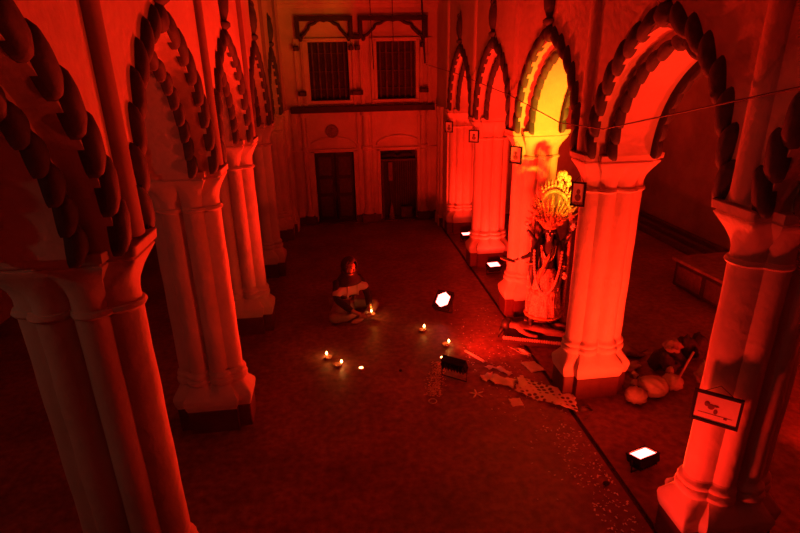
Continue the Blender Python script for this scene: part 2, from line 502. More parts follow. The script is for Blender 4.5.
# dark timber ledge
wpart('timber_ledge', bx(-.97, 2.30, YB - .16, YB, 2.60, 2.735, .012), WOOD)
# cornice
bm = bmesh.new()
for z0, z1, d in ((4.74, 4.82, .06), (4.82, 4.90, .12), (4.90, 4.96, .18), (5.05, 5.12, .22)): box(bm, -1.07, 2.37, YB - d, YB, z0, z1, bev=.01)
wpart('cornice', bm)
# shallow pilasters by the windows
for x0, x1 in ((-.80, -.72), (-.66, -.58), (.45, .53), (.62, .70), (.86, .94), (1.97, 2.05), (2.15, 2.25)):
    wpart('wall_strip', bx(x0, x1, YB - .05, YB, 2.735, 4.15, .012))
for x0, x1 in ((-.62, -.50), (.37, .44), (.93, 1.0), (1.875, 1.96)):
    wpart('window_casing', bx(x0, x1, YB - .07, YB, 2.78, 4.12, .012))
for (a, b) in wins: 
    wpart('window_casing', bx(a - .12, b + .08, YB - .09, YB, 2.79, 2.86, .012)); wpart('window_casing', bx(a - .1, b + .08, YB - .07, YB, 4.08, 4.15, .012))
# medallion
bm = bmesh.new(); lathe(bm, [(.15, 0), (.15, .03), (.13, .045), (.115, .03), (.10, .03), (.05, .045), (.03, .06), (.004, .065)], 24, Matrix.Translation((-.08, YB, 2.18)) @ Matrix.Rotation(PI / 2, 4, 'X'))
for i in range(8):
    a = 2 * PI * i / 8; ball(bm, (-.08 + .075 * math.cos(a), YB - .035, 2.18 + .075 * math.sin(a)), (.025, .015, .025), 8, 5)
wpart('plaster_medallion', bm, STRIPE, True)

# windows: dark shutters behind vertical slats
for k, (a, b) in enumerate(wins):
    bm = bx(a, b, YB + .14, YB + .17, *WZ); w = struct(link('window_%d' % (k + 1), bm, WOOD))
    for i in range(6):
        x = a + (b - a) * (i + .6) / 6.2
        struct(link('window_slat', bx(x - .018, x + .018, YB + .07, YB + .10, WZ[0], WZ[1], .004), BARW, w))
    for z in (3.1, 3.47, 3.85): struct(link('window_rail', bx(a, b, YB + .10, YB + .125, z - .012, z + .012), WOODL, w))
# hinge blocks
hb = [(-.74, 3.95, .06), (.44, 3.95, .055), (.58, 3.95, .055), (2.02, 3.99, .05), (-.68, 3.02, .09), (.52, 3.02, .145), (2.05, 3.04, .10)]
for i, (x, z, w) in enumerate(hb):
    pos = ['upper left of the left barred window', 'just right of the left barred window, upper', 'just left of the right barred window, upper', 'upper right of the right barred window',
           'lower left of the left barred window', 'between the two barred windows, wide and low', 'lower right of the right barred window'][i]
    t = thing('wall_bracket', 'dark timber bracket block ' + pos, 'bracket', (x, YB - .05, z), 0, 'dark bracket blocks beside the back windows')
    link('block', bx(-w, w, -.12, 0, -.05, .05, .012), WOOD, t); link('bracket_tip', bx(-w * .6, w * .6, -.16, -.12, -.035, .035, .01), WOODL, t)

# cusped timber frames over the windows
def valance(x0, x1, label):
    t = thing('timber_valance', label, 'valance', ((x0 + x1) / 2, YB, 0), 0, 'cusped timber frames over the windows')
    w = (x1 - x0) / 2; y = -.12
    link('top_rail', bx(-w, w, y, 0, 4.49, 4.58, .01), WOOD, t)
    for s in (-1, 1): link('side_post', bx(min(s * w, s * (w - .09)), max(s * w, s * (w - .09)), y, 0, 4.14, 4.49, .01), WOOD, t)
    pts = []
    for i in range(33):
        q = -1 + 2 * i / 32; a = abs(q)
        z = 4.16 + .33 * (1 - a ** 1.9) + (-.0) + .03 * abs(math.sin(a * PI * 2.5)) - .05 * (a > .62)
        pts.append(((w - .07) * q, y + .05, z - (.0)))
    bm = bmesh.new(); tube(bm, pts, [.036] * 33, 6); link('cusped_arch_rail', bm, WOOD, t, True)
    for s in (-1, 1):
        bm = bmesh.new(); ball(bm, (s * (w - .1), y + .05, 4.15), (.05, .05, .07), 8, 6); link('pendant_knob', bm, WOOD, t, True)
    # pale spandrel board behind
    link('spandrel_panel', bx(-w + .09, w - .09, -.02, -.005, 4.25, 4.49), WOODL, t) if False else None
valance(-.73, .50, 'dark cusped timber frame above the left barred window')
valance(.62, 2.14, 'dark cusped timber frame above the right barred window')
wpart('timber_joint', bx(.46, .66, YB - .10, YB, 4.12, 4.22, .01), WOOD)

# doors
a, b = doors[0]
d = struct(link('door_1', bx(a, b, YB + .22, YB + .26, 0.0, DZ), WOOD))
for s in range(2):
    x0 = a + .02 + s * (b - a) / 2; x1 = x0 + (b - a) / 2 - .04
    struct(link('door_leaf', bx(x0, x1, YB + .17, YB + .22, .02, DZ - .02, .008), WOOD, d))
    for z0, z1 in ((.12, .62), (.70, 1.05), (1.13, 1.58)):
        struct(link('door_panel', bx(x0 + .06, x1 - .06, YB + .145, YB + .17, z0, z1, .015), WOODL, d))
bm = bmesh.new(); tube(bm, [(.0 - .07 + .03 * math.cos(t), YB + .13, .92 + .03 * math.sin(t)) for t in [2 * PI * i / 12 for i in range(12)]], .006, 5, True); struct(link('door_handle', bm, BLACK, d, True))
a, b = doors[1]
d = struct(link('door_2', bx(a, b, YB + .30, YB + .34, 0.0, DZ), WOOD))
for i in range(9):
    x = a + .38 + i * .055
    struct(link('door_bar', bx(x, x + .018, YB + .18, YB + .2, 0.02, 1.42), WOODL, d))
struct(link('door_lintel_rail', bx(a, b, YB + .12, YB + .2, 1.42, 1.47, .008), WOODL, d))
struct(link('door_leaf', bx(a + .02, a + .07, YB + .05, YB + .3, .02, 1.42, .008), WOODL, d))
bm = bmesh.new()
tube(bm, [(a + .03, YB + .14, 1.55), (a + .3, YB + .13, 1.58), (a + .42, YB + .12, 1.53), (a + .6, YB + .12, 1.6), (b - .1, YB + .13, 1.57)], [.03, .05, .03, .045, .02], 7)
tag(link('rolled_bundle', bm, DCLOTH, None, True), 'rolled dark bundle lying over the lintel rail of the right-hand doorway', 'bundle')
bm = bx(a + .19, a + .29, YB + .10, YB + .115, .95, 1.40, .003)
tag(link('hanging_towel', bm, MCLOTH), 'narrow pale towel hanging in the right-hand doorway', 'towel')
t = thing('wooden_box', 'low wooden box on the floor inside the right-hand doorway', 'box', (a + .62, YB + .1, 0.03))
link('box_body', bx(-.14, .14, -.06, .06, 0, .26, .008), WOODL, t); link('lid', bx(-.15, .15, -.065, .07, .26, .285, .005), WOOD, t)
t = thing('leaning_broom', 'dark broom leaning on the left side of the right-hand doorway', 'broom', (a + .25, YB + .08, 0.0))
bm = bmesh.new(); tube(bm, [(0, 0, .35), (-.04, .03, .95)], .014, 6); link('handle', bm, WOODL, t, True)
bm = bmesh.new(); lathe(bm, [(.075, .03), (.06, .15), (.03, .33), (.014, .4)], 10); link('bristles', bm, MCLOTH, t, True)

# aisle shells
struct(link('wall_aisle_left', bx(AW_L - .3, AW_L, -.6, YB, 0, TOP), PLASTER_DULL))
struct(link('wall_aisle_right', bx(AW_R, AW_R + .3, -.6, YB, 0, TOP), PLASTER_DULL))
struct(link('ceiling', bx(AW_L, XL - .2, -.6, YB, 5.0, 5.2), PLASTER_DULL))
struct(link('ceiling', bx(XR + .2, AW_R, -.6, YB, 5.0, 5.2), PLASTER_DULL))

# ------------------------------------------------------------------ fluted cluster against the corner piers of the back wall
for s, xc, ys, w in ((1, XL, YL, wl), (-1, XR, YR, wr)):
    for i, y in enumerate((ys[5] + .55, ys[5] + .85)):
        bm = bmesh.new(); lathe(bm, [(.10, .0), (.10, .25), (.085, .26), (.06, .5), (.055, 2.45), (.085, 2.6), (.085, 2.7)], 12, Matrix.Translation((xc + s * .35, y, 0)))
        struct(link('corner_shaft', bm, PLASTER, w, True, .6))
    struct(link('baseboard_side', bx(min(xc + s * .35, xc + s * .42), max(xc + s * .35, xc + s * .42), ys[5] + .4, YB, 0, .2, .01), SKIRT, w))

# ------------------------------------------------------------------ floodlights
RED = (1.0, 0.014, 0.004)
def flood(loc, yaw, tilt, strength, label, w=.24, h=.17, col=RED, size_l=None, on=True, hexa=False, beam=150, lift=0):
    """housing at loc on a U bracket; beam direction = rotated +Y, tilted up by tilt"""
    t = thing('flood_light', label, 'floodlight', loc, yaw, 'red floodlights on the floor')
    cz = h / 2 + .05 + lift
    M = Matrix.Translation((0, 0, cz)) @ Matrix.Rotation(tilt, 4, 'X')
    link('housing', bx(-w / 2, w / 2, -.05, .02, -h / 2, h / 2, .012, M), BLACK, t)
    bm = bmesh.new()
    for (x0, x1, z0, z1) in ((-w / 2, w / 2, h / 2 - .018, h / 2), (-w / 2, w / 2, -h / 2, -h / 2 + .018), (-w / 2, -w / 2 + .018, -h / 2, h / 2), (w / 2 - .018, w / 2, -h / 2, h / 2)):
        box(bm, x0, x1, .02, .035, z0, z1, M)
    link('bezel', bm, BLACK, t)
    bm = bmesh.new()
    for i in range(8):
        x = -w / 2 + .02 + i * (w - .04) / 7
        box(bm, x - .004, x + .004, -.085, -.05, -h * .36, h * .36, M)
    link('cooling_fins', bm, BLACK, t)
    bm = bmesh.new()
    tube(bm, [(-w / 2 - .012, 0, cz), (-w / 2 - .012, -.01, .012), (w / 2 + .012, -.01, .012), (w / 2 + .012, 0, cz)], .008, 6)
    link('bracket', bm, BLACK, t, True)
    bm = bmesh.new()
    if hexa:
        pts = [(math.sin(PI / 3 * i) * h * .36, math.cos(PI / 3 * i) * h * .44) for i in range(6)]
        prism(bm, pts, .004, M @ Matrix.Translation((0, .022, 0)))
    else: box(bm, -w / 2 + .02, w / 2 - .02, .022, .026, -h / 2 + .02, h / 2 - .02, M)
    link('lens', bm, lens_mat('led_lens', (1.0, .10, .085), 14) if on else BLACK, t)
    if on:
        L = bpy.data.lights.new('flood_beam', 'AREA'); L.shape = 'RECTANGLE'; L.size = w - .05; L.size_y = h - .05
        L.energy = strength; L.color = col; L.spread = math.radians(beam)
        lo = bpy.data.objects.new('flood_beam', L); COL.objects.link(lo); lo.parent = t
        lo.matrix_local = M @ Matrix.Translation((0, .032, 0)) @ Matrix.Rotation(PI / 2, 4, 'X')
    return t
LIGHTS = 1
def yawto(dx, dy): return math.atan2(-dx, dy)
F1 = flood((1.47, 7.12, 0), yawto(-1.0, -1.5), math.radians(54), 215, 'hexagon lensed floodlight shining towards the viewer in mid courtyard', w=.26, h=.30, hexa=True, beam=124)
F2 = flood((2.68, 8.55, 0), yawto(-.1, 1), math.radians(98), 42, 'small upturned floodlight in front of the fourth right column', h=.2)
F3 = flood((2.66, 10.5, 0), yawto(-.1, 1), math.radians(98), 60, 'farthest upturned floodlight, near the back wall on the right')
F4 = flood((2.62, 3.58, 0), yawto(-.3, 1), math.radians(76), 108, 'nearest glowing floodlight at the lower right, on the aisle floor', beam=180, col=(1.0, .028, .006))
F5 = flood((1.24, 5.30, 0), yawto(.75, 1), math.radians(31), 130, 'black floodlight seen from behind, standing among scattered papers', w=.30, h=.16, beam=110, lift=.08)
# assumed unseen flood, added to light the nearest right column
F7_assumed = flood((1.40, 2.58, 0), yawto(1, .1), math.radians(44), 10, 'assumed floodlight, unseen and added to light the nearest right column, on the floor just below the bottom edge of the picture', w=.26, h=.18, beam=84)
# unseen flood added in the right aisle to redden its back wall
F8 = flood((4.4, 2.9, 0), yawto(1, 1.2), math.radians(50), 170, 'unseen floodlight added to light the right aisle wall, beyond the right edge of the picture', w=.22, beam=160)
# assumed warm lamp, unseen behind the second right column, added to yellow the arch
F6_assumed = flood((2.98, 5.44, 1.62), yawto(-.20, 1), math.radians(40), 26, 'small assumed warm floodlight on an added stand, unseen behind the second right column', w=.18, h=.14, col=(1.0, .34, .012), beam=88)
F6_assumed['group'] = 'assumed floodlights on stands'
t = thing('added_light_stand', 'black tripod stand added to hold the assumed warm floodlight, unseen behind the second right column', 'stand', (2.98, 5.44, 0))  # unseen stand, added only to carry the assumed warm lamp
bm = bmesh.new(); tube(bm, [(0, 0, .35), (0, 0, 1.62)], .012, 8); link('pole', bm, BLACK, t, True)
for i in range(3):
    a_ = 2 * PI * i / 3 + .5
    bm = bmesh.new(); tube(bm, [(0, 0, .62), (.2 * math.cos(a_), .2 * math.sin(a_), .008)], .008, 6); link('leg', bm, BLACK, t, True)

# ------------------------------------------------------------------ oil lamps
def diya(x, y, label, z=0, scale=1.0, power=.38):
    t = thing('oil_lamp', label, 'oil lamp', (x, y, z), random.random() * 3, 'lit clay oil lamps')
    bm = bmesh.new(); lathe(bm, [(.03, 0), (.045, .012), (.055, .03), (.052, .032), (.04, .018), (.004, .014)], 16); link('clay_bowl', bm, CLAY, t, True)
    bm = bmesh.new(); tube(bm, [(.0, 0, .018), (.04, 0, .024), (.055, 0, .036)], .005, 5); link('wick', bm, PAPER, t, True)
    bm = bmesh.new(); lathe(bm, [(.003, .036), (.013, .048), (.015, .056), (.009, .068), (.001, .085)], 10, Matrix.Translation((.052, 0, 0))); link('flame', bm, FLAME, t, True)
    L = bpy.data.lights.new('flame_glow', 'POINT'); L.energy = power; L.color = (1, .21, .02); L.shadow_soft_size = .02
    lo = bpy.data.objects.new('flame_glow', L); COL.objects.link(lo); lo.parent = t; lo.location = (.052, 0, .12)
    return t
diya(1.06, 6.56, 'lit clay lamp left of the glowing hexagon floodlight')
diya(1.30, 6.10, 'lit clay lamp nearest the black floodlight')
diya(-.27, 6.00, 'lit clay lamp, the left one of the pair in the middle of the floor')
diya(-.15, 5.80, 'lit clay lamp, the right one of the close pair on the floor')
diya(.37, 7.0, 'lit clay lamp held low in front of the seated person', z=.085, power=2.2)
def tealight(x, y, label):
    t = thing('tealight', label, 'candle', (x, y, 0), 0, 'burnt low white tealights')
    bm = bmesh.new(); lathe(bm, [(.032, 0), (.034, .022), (.031, .022), (.031, .016), (.004, .016)], 18); link('cup', bm, WAX, t, True)
    bm = bmesh.new(); lathe(bm, [(.024, .0161), (.024, .018), (.002, .022)], 12); link('molten_wax', bm, TEAL_E, t, True)
tealight(1.19, 5.78, 'small white tealight on the floor beside the black floodlight')
tealight(.14, 5.69, 'small white tealight alone on the floor right of the pair of lamps')

# ------------------------------------------------------------------ picture frames on the right columns
def frame(p0, p1, z1, h, label, motif, lean=.0):
    """top edge from p0 (left) to p1 (right) seen from the courtyard"""
    c = (Vector((*p0, 0)) + Vector((*p1, 0))) / 2; d = Vector((p1[0] - p0[0], p1[1] - p0[1], 0)); w = d.length
    t = thing('picture_frame', label, 'picture frame', (c.x, c.y, z1 - h), math.atan2(d.y, d.x), 'framed pictures on the right columns')
    f = .016
    bm = bmesh.new()
    for (x0, x1, z0, zz) in ((-w / 2, w / 2, h - f, h), (-w / 2, w / 2, 0, f), (-w / 2, -w / 2 + f, f, h - f), (w / 2 - f, w / 2, f, h - f)): box(bm, x0, x1, -.012, .012, z0, zz)
    link('frame', bm, BLACK, t)
    link('backing', bx(-w / 2 + f, w / 2 - f, -.004, .010, f, h - f), PAPER, t)
    bm = bmesh.new()
    if motif == 'land':
        ball(bm, (-.03, -.005, h * .55), (.022, .002, .022), 10, 6); ball(bm, (-.055, -.005, h * .62), (.016, .002, .022), 8, 6)
        ball(bm, (-.005, -.005, h * .60), (.02, .002, .009), 8, 6); ball(bm, (.0, -.005, h * .42), (.012, .002, .02), 8, 6)
        box(bm, -w * .35, w * .35, -.006, -.004, h * .30, h * .31); box(bm, w * .18, w * .25, -.006, -.004, h * .24, h * .31)
    else:
        ball(bm, (0, -.005, h * .60), (w * .14, .002, h * .11), 10, 6); ball(bm, (0, -.005, h * .36), (w * .22, .002, h * .15), 10, 6)
        box(bm, -w * .3, w * .3, -.006, -.004, h * .15, h * .165)
    link('drawing', bm, MCLOTH, t)
    bm = bmesh.new(); tube(bm, [(-w * .3, .0, h), (0, .01, h + .06), (w * .3, .0, h)], .003, 4); link('hanging_cord', bm, CABLE, t)
    return t
frame((2.285, 2.73), (2.50, 2.545), 1.465, .23, 'landscape framed drawing hung low on the nearest right column', 'land')
frame((2.25, 4.80), (2.355, 4.71), 2.45, .24, 'upright framed picture on the second right column, beside the statue crown', 'port')
frame((2.30, 6.84), (2.40, 6.68), 2.52, .23, 'upright framed picture under the capital of the column behind the statue', 'port')
frame((2.28, 9.02), (2.42, 8.90), 2.50, .21, 'small dark framed picture on the fourth right column', 'port')
frame((2.28, 11.06), (2.42, 10.96), 2.46, .22, 'small framed picture on the farthest right column by the back wall', 'port')

# ------------------------------------------------------------------ wires
bm = bmesh.new()
P = [(2.05, 12.1, 3.58), (2.22, 11.6, 3.5), (2.3, 10.2, 3.40), (2.3, 6.99, 3.15), (2.3, 5.32, 2.95), (2.3, 4.4, 2.98), (2.3, 3.73, 3.12), (2.3, 2.47, 3.38), (2.3, 1.2, 3.7)]
tube(bm, P, .006, 5); tag(link('strung_wire', bm, ROPE, None, True), 'thin wire strung along the right arcade across the arches', 'wire')
for pts, lb, r in (([(.86, 12.1, 5.4), (.87, 12.1, 4.6), (.90, 12.1, 3.5)], 'thin hanging wire at the left of the right barred window', .010),
                ([(1.33, 12.1, 5.4), (1.34, 12.1, 4.05)], 'short thin wire hanging over the middle of the right window', .009),
                ([(1.93, 12.1, 5.4), (1.98, 12.1, 4.5), (2.03, 12.1, 3.6)], 'thick dark cable hanging beside the right barred window', .02)):
    bm = bmesh.new(); tube(bm, pts, r, 6); tag(link('hanging_wire', bm, CABLE, None, True), lb, 'cable', 'cables hanging before the back wall')
# ------------------------------------------------------------------ goddess statue
st = thing('goddess_statue', 'clay goddess statue with tall spiked crown, tinsel skirt and arched back panel', 'statue', (2.66, 6.18, 0), math.radians(-22))
def sp(n, bm, m, au=None, parent=None): return link(n, bm, m, parent or st, True, au)
# platform
bm = bmesh.new(); prism(bm, [(-.50, 0), (.42, 0), (.42, .10), (-.50, .10)], .62, Matrix.Translation((0, -.34, 0)))
link('platform', bm, DCLOTH, st)
bm = bmesh.new()
for i in range(30):
    ball(bm, (-.48 + i * .031, -.345, .09), (.02, .018, .028), 6, 5)
sp('platform_fringe', bm, CLOTHR)
# standing body
zb = .20
J = [(0, 0, .92, (.115, .09)), (0, 0, 1.06, (.085, .07)), (0, -.01, 1.22, (.12, .085)), (0, 0, 1.32, (.10, .06)), (0, -.01, 1.38, .042), (0, -.02, 1.44, .06), (0, -.02, 1.53, (.068, .075)), (0, -.01, 1.58, .05),
     (.14, 0, 1.31, .05), (.21, -.06, 1.18, .034), (.22, -.16, 1.05, .024),      # lower left arm
     (-.14, 0, 1.31, .05), (-.23, -.05, 1.18, .034), (-.34, -.14, 1.16, .024),    # lower right arm reaching out
     (.21, .03, 1.40, .038), (.27, -.02, 1.52, .024),
     (-.21, .03, 1.40, .038), (-.28, -.02, 1.52, .024),
     (.08, -.01, .78, .085), (.10, -.05, .48, .06), (.10, -.02, .21, .038), (.11, -.12, .18, .025),
     (-.08, -.01, .78, .085), (-.12, -.08, .48, .06), (-.14, -.10, .27, .038), (-.15, -.2, .24, .025)]
E_ = [(0, 1), (1, 2), (2, 3), (3, 4), (4, 5), (5, 6), (6, 7), (3, 8), (8, 9), (9, 10), (3, 11), (11, 12), (12, 13), (8, 14), (14, 15), (11, 16), (16, 17), (0, 18), (18, 19), (19, 20), (20, 21), (0, 22), (22, 23), (23, 24), (24, 25)]
skin_obj('body', J, E_, IDOLSKIN, st)
def hand(bm, p, d, up, L=.075, spread=.5):
    """small palm and five fingers"""
    p = Vector(p); d = Vector(d).normalized(); up = Vector(up); s = d.cross(up).normalized()
    ball(bm, p + d * .02, (.022, .022, .022), 8, 6)
    for i, (a, l) in enumerate(((-.9, .6), (-.35, .92), (-.1, 1), (.16, .93), (.42, .75))):
        dd = (d + s * a * spread).normalized(); q = p + d * .03 + s * a * .022
        tube(bm, [q, q + dd * L * l * .55, q + dd * L * l * .9 - up.normalized() * .012], [.0075, .007, .005], 5)
bm = bmesh.new()
hand(bm, (.22, -.18, 1.03), (0, -.5, -1), (0, -1, 0)); hand(bm, (.275, -.03, 1.55), (.1, -.2, 1), (0, -1, 0), .08)
hand(bm, (-.355, -.155, 1.155), (-1, -.6, 0), (0, 0, 1)); hand(bm, (-.285, -.03, 1.55), (-.1, -.2, 1), (0, -1, 0), .08)
sp('hands', bm, PALESKIN)
# face details
bm = bmesh.new()
for s_ in (-1, 1):
    ball(bm, (s_ * .026, -.088, 1.505), (.014, .006, .008), 8, 6)
ball(bm, (0, -.093, 1.54), (.007, .004, .013), 8, 6)
sp('eyes', bm, PALESKIN)
bm = bmesh.new(); ball(bm, (0, -.098, 1.485), (.009, .014, .02), 8, 6); ball(bm, (-.07, -.02, 1.50), (.008, .014, .022), 6, 5); ball(bm, (.07, -.02, 1.50), (.008, .014, .022), 6, 5); sp('nose_and_ears', bm, IDOLSKIN)
bm = bmesh.new(); ball(bm, (0, -.088, 1.455), (.02, .01, .008), 8, 6); ball(bm, (0, -.094, 1.435), (.012, .006, .022), 8, 6); sp('mouth_and_tongue', bm, REDCL)
# hair
bm = bmesh.new()
ball(bm, (0, .03, 1.53), (.085, .07, .085), 12, 9)
for i in range(13):
    a = math.radians(-15 + i * 17.5); x, y = .09 * math.cos(a), .05 + .06 * math.sin(a)
    tube(bm, [(x * .7, y * .8, 1.5), (x * 1.5, y + .05, 1.3), (x * 2.0, y + .07, 1.0), (x * 1.8 + random.uniform(-.03, .03), y + .06, .72)], [.03, .035, .03, .008], 6)
sp('hair', bm, HAIR)
# skirt
bm = bmesh.new()
n = 48; R = []
for r, z in ((.10, 1.02), (.15, .95), (.185, .82), (.205, .62), (.23, .44), (.25, .34)):
    R.append([bm.verts.new(((r + .018 * math.sin(i * PI / 2) * (z < .9)) * math.cos(2 * PI * i / n) * .92, (r + .018 * math.sin(i * PI / 2) * (z < .9)) * math.sin(2 * PI * i / n) * .85, z)) for i in range(n)])
for A, B in zip(R, R[1:]):
    for i in range(n): bm.faces.new((A[i], B[i], B[(i + 1) % n], A[(i + 1) % n]))
sk = sp('skirt', bm, REDCL)
bm = bmesh.new(); tube(bm, [(.26 * .92 * math.cos(2 * PI * i / 40), .26 * .85 * math.sin(2 * PI * i / 40), .35) for i in range(40)], .02, 6, True)
tube(bm, [(.2 * .94 * math.cos(2 * PI * i / 40), .2 * .85 * math.sin(2 * PI * i / 40), .70 + .02 * math.sin(i)) for i in range(40)], .012, 6, True); sp('skirt_trim', bm, GOLD, parent=sk)
bm = bmesh.new()
for i in range(34):
    a = random.uniform(PI, 2 * PI); z = random.uniform(.4, .95); r = .19 + (.95 - z) * .12
    tube(bm, [(r * .92 * math.cos(a), r * .85 * math.sin(a) - .012, z), (r * .94 * math.cos(a + .05), r * .87 * math.sin(a) - .014, z - .06)], .007, 5)
sp('tinsel_strands', bm, SILVER, parent=sk)
# dark shawl of hair falling beside the body
bm = bmesh.new()
for s_ in (-1, 1): tube(bm, [(s_ * .09, -.03, 1.42), (s_ * .16, -.07, 1.25), (s_ * .19, -.10, 1.0), (s_ * .17, -.12, .78)], [.035, .055, .05, .01], 8)
sp('hair_lock', bm, HAIR)
# garlands
bm = bmesh.new()
for i in range(44):
    t_ = i / 43; a = PI * (1.0 + t_)
    ball(bm, (.17 * math.cos(a), -.13 - .04 * math.sin(PI * t_), 1.28 + .58 * math.sin(a)), (.02, .02, .022), 6, 5)
sp('long_garland', bm, CLOTHR)
bm = bmesh.new()
for i in range(26):
    t_ = i / 25; a = PI * (1.0 + t_)
    ball(bm, (.09 * math.cos(a), -.105 - .02 * math.sin(PI * t_), 1.34 + .2 * math.sin(a)), (.013, .013, .014), 6, 5)
for s_ in (-1, 1):
    for z_, x_, y_ in ((1.24, .18, -.04), (1.1, .22, -.12), (1.30, .15, -.02)):
        tube(bm, [(s_ * x_ + .04 * math.cos(2 * PI * i / 10), y_ + .04 * math.sin(2 * PI * i / 10), z_) for i in range(10)], .01, 5, True)
sp('gold_jewellery', bm, GOLD)
bm = bmesh.new()
tube(bm, [(.05, -.15, 1.33), (.0, -.19, 1.2), (-.06, -.20, 1.05), (-.10, -.20, .9)], [.016, .022, .022, .012], 6)
sp('gold_sash', bm, GOLD)
# crown: dome, band and many spiked sprays
bm = bmesh.new(); lathe(bm, [(.088, 1.555), (.10, 1.57), (.095, 1.60), (.075, 1.65), (.055, 1.72), (.035, 1.80), (.02, 1.9), (.002, 2.0)], 14); cw = sp('crown', bm, GOLD)
bm = bmesh.new()
for j in range(3):
    for i in range(10):
        a = math.radians(180 + 180 * i / 9 + 7 * j); lean = (1.05 - .3 * j)
        dx = math.cos(a) * lean; L = (.16 + .10 * j + random.uniform(-.03, .05)) * (1 - .2 * abs(math.cos(a)))
        b0 = Vector((.085 * math.cos(a), .05 * math.sin(a) + .01 * j, 1.58 + j * .03)); b1 = b0 + Vector((dx * L, -.02, L))
        tube(bm, [b0, (b0 + b1) / 2 + Vector((0, -.01, .01)), b1], [.012, .009, .003], 5)
        for q in (.35, .6, .85):
            c = b0.lerp(b1, q); r_ = .020 * (1.15 - q)
            ball(bm, c + Vector((random.uniform(-.01, .01), -.01, 0)), (r_ * 1.2, r_, r_ * 1.3), 6, 4)
sp('crown_spikes', bm, GOLD, parent=cw)
# arched back panel (silver-paper halo)
def arch_ring(x, hz, w, h, n=30): return [(x + w * math.cos(PI * i / n), hz + h * math.sin(PI * i / n)) for i in range(n + 1)]
bm = bmesh.new()
ou = [(.26, .1)] + arch_ring(.02, 1.50, .24, .50) + [(-.22, .1)]
prism(bm, ou, .03, Matrix.Translation((0, .20, 0))); link('back_panel', bm, MCLOTH, st)
bm = bmesh.new()
pr = [(.26, .1), (.26, .8)] + arch_ring(.02, 1.50, .24, .50) + [(-.22, .8), (-.22, .1)]
tube(bm, [(x, .185, z) for x, z in pr], .028, 6)
for x, z in arch_ring(.02, 1.52, .27, .55, 22):
    a = math.atan2(z - 1.52, x - .02)
    tube(bm, [(x, .19, z), (x + .07 * math.cos(a), .19, z + .09 * max(.2, math.sin(a)))], [.025, .004], 6)
    ball(bm, (x, .175, z), (.024, .018, .024), 6, 5)
# flower like cresting
for i in range(9):
    a = PI * (i + .0) / 8; ball(bm, (.12 + .06 * math.cos(a * 1.3), .17, 2.10 + .10 * math.sin(a) + .03 * (i % 2)), (.04, .02, .045), 7, 5)
sp('back_panel_border', bm, REDCL)
# curved sword plate held out to the left
bm = bmesh.new(); lathe(bm, [(.10, 0), (.105, .01), (.09, .018), (.07, .01), (.004, .008)], 20, Matrix.Translation((-.50, -.24, 1.16)) @ Matrix.Rotation(.25, 4, 'Y') @ Matrix.Scale(.5, 4, (0, 1, 0)))
sp('offering_plate', bm, MCLOTH)
# prone figure under the feet
J2 = [(0.0, -.12, .17, (.09, .06)), (-.15, -.14, .18, (.10, .06)), (-.27, -.16, .19, (.10, .055)), (-.35, -.17, .20, .035), (-.42, -.18, .21, .06), (-.46, -.18, .215, .05),
      (.10, -.07, .16, .06), (.24, -.04, .20, .05), (.36, -.04, .15, .032), (.41, -.08, .14, .025), (.10, -.18, .16, .06), (.24, -.20, .16, .048), (.37, -.20, .14, .03), (.42, -.22, .14, .025),
      (-.27, -.27, .18, .035), (-.16, -.31, .15, .028), (-.04, -.31, .14, .022), (-.27, -.05, .18, .035), (-.16, 0, .15, .028)]
pf = skin_obj('lying_figure', J2, [(0, 1), (1, 2), (2, 3), (3, 4), (4, 5), (0, 6), (6, 7), (7, 8), (8, 9), (0, 10), (10, 11), (11, 12), (12, 13), (2, 14), (14, 15), (15, 16), (2, 17), (17, 18)], MCLOTH, st)
bm = bmesh.new(); ball(bm, (-.47, -.17, .21), (.075, .085, .085), 10, 8)
for i in range(8): tube(bm, [(-.48, -.2 + i * .01, .2), (-.54, -.25 + i * .02, .12), (-.56, -.26 + i * .025, .04)], [.03, .025, .01], 5)
sp('lying_figure_hair', bm, HAIR, parent=pf)
bm = bmesh.new(); ball(bm, (.05, -.12, .17), (.12, .10, .068), 12, 8); sp('loin_cloth', bm, DCLOTH, parent=pf)
# pale prop pole by the statue
bm = bmesh.new(); tube(bm, [(2.93, 5.90, .0), (2.915, 5.90, 1.48)], .016, 8); tag(link('prop_pole', bm, GOLD, None, True), 'tinsel wrapped upright pole beside the goddess statue', 'pole')

# ------------------------------------------------------------------ seated person
pe = thing('person', 'person sitting cross-legged on the floor in hooded shawl, holding a lit lamp', 'person', (.03, 7.30, 0), math.radians(30))
pe.scale = (1.07, 1.07, 1.07)
# local frame: faces -Y
BJ = [(0, .10, .12, (.155, .13)), (0, .08, .26, (.14, .115)), (0, .02, .42, (.155, .11)), (0, -.03, .54, (.13, .08)), (0, -.065, .61, .05), (0, -.10, .68, .065), (0, -.12, .76, (.076, .088)), (0, -.10, .82, .06),
      (.17, -.03, .52, .058), (.25, -.13, .33, .042), (.15, -.33, .19, .032), (.09, -.40, .15, .024),
      (-.17, -.03, .52, .058), (-.25, -.13, .33, .042), (-.12, -.32, .19, .032), (-.03, -.40, .15, .024),
      (.12, .02, .12, .095), (.38, -.18, .11, .068), (.10, -.30, .07, .045), (-.02, -.32, .05, .035),
      (-.12, .02, .12, .095), (-.38, -.18, .11, .068), (-.12, -.24, .07, .045), (.02, -.20, .06, .035)]
BE = [(0, 1), (1, 2), (2, 3), (3, 4), (4, 5), (5, 6), (6, 7), (3, 8), (8, 9), (9, 10), (10, 11), (3, 12), (12, 13), (13, 14), (14, 15), (0, 16), (16, 17), (17, 18), (18, 19), (0, 20), (20, 21), (21, 22), (22, 23)]
bd = skin_obj('body', BJ, BE, SKIN, pe)
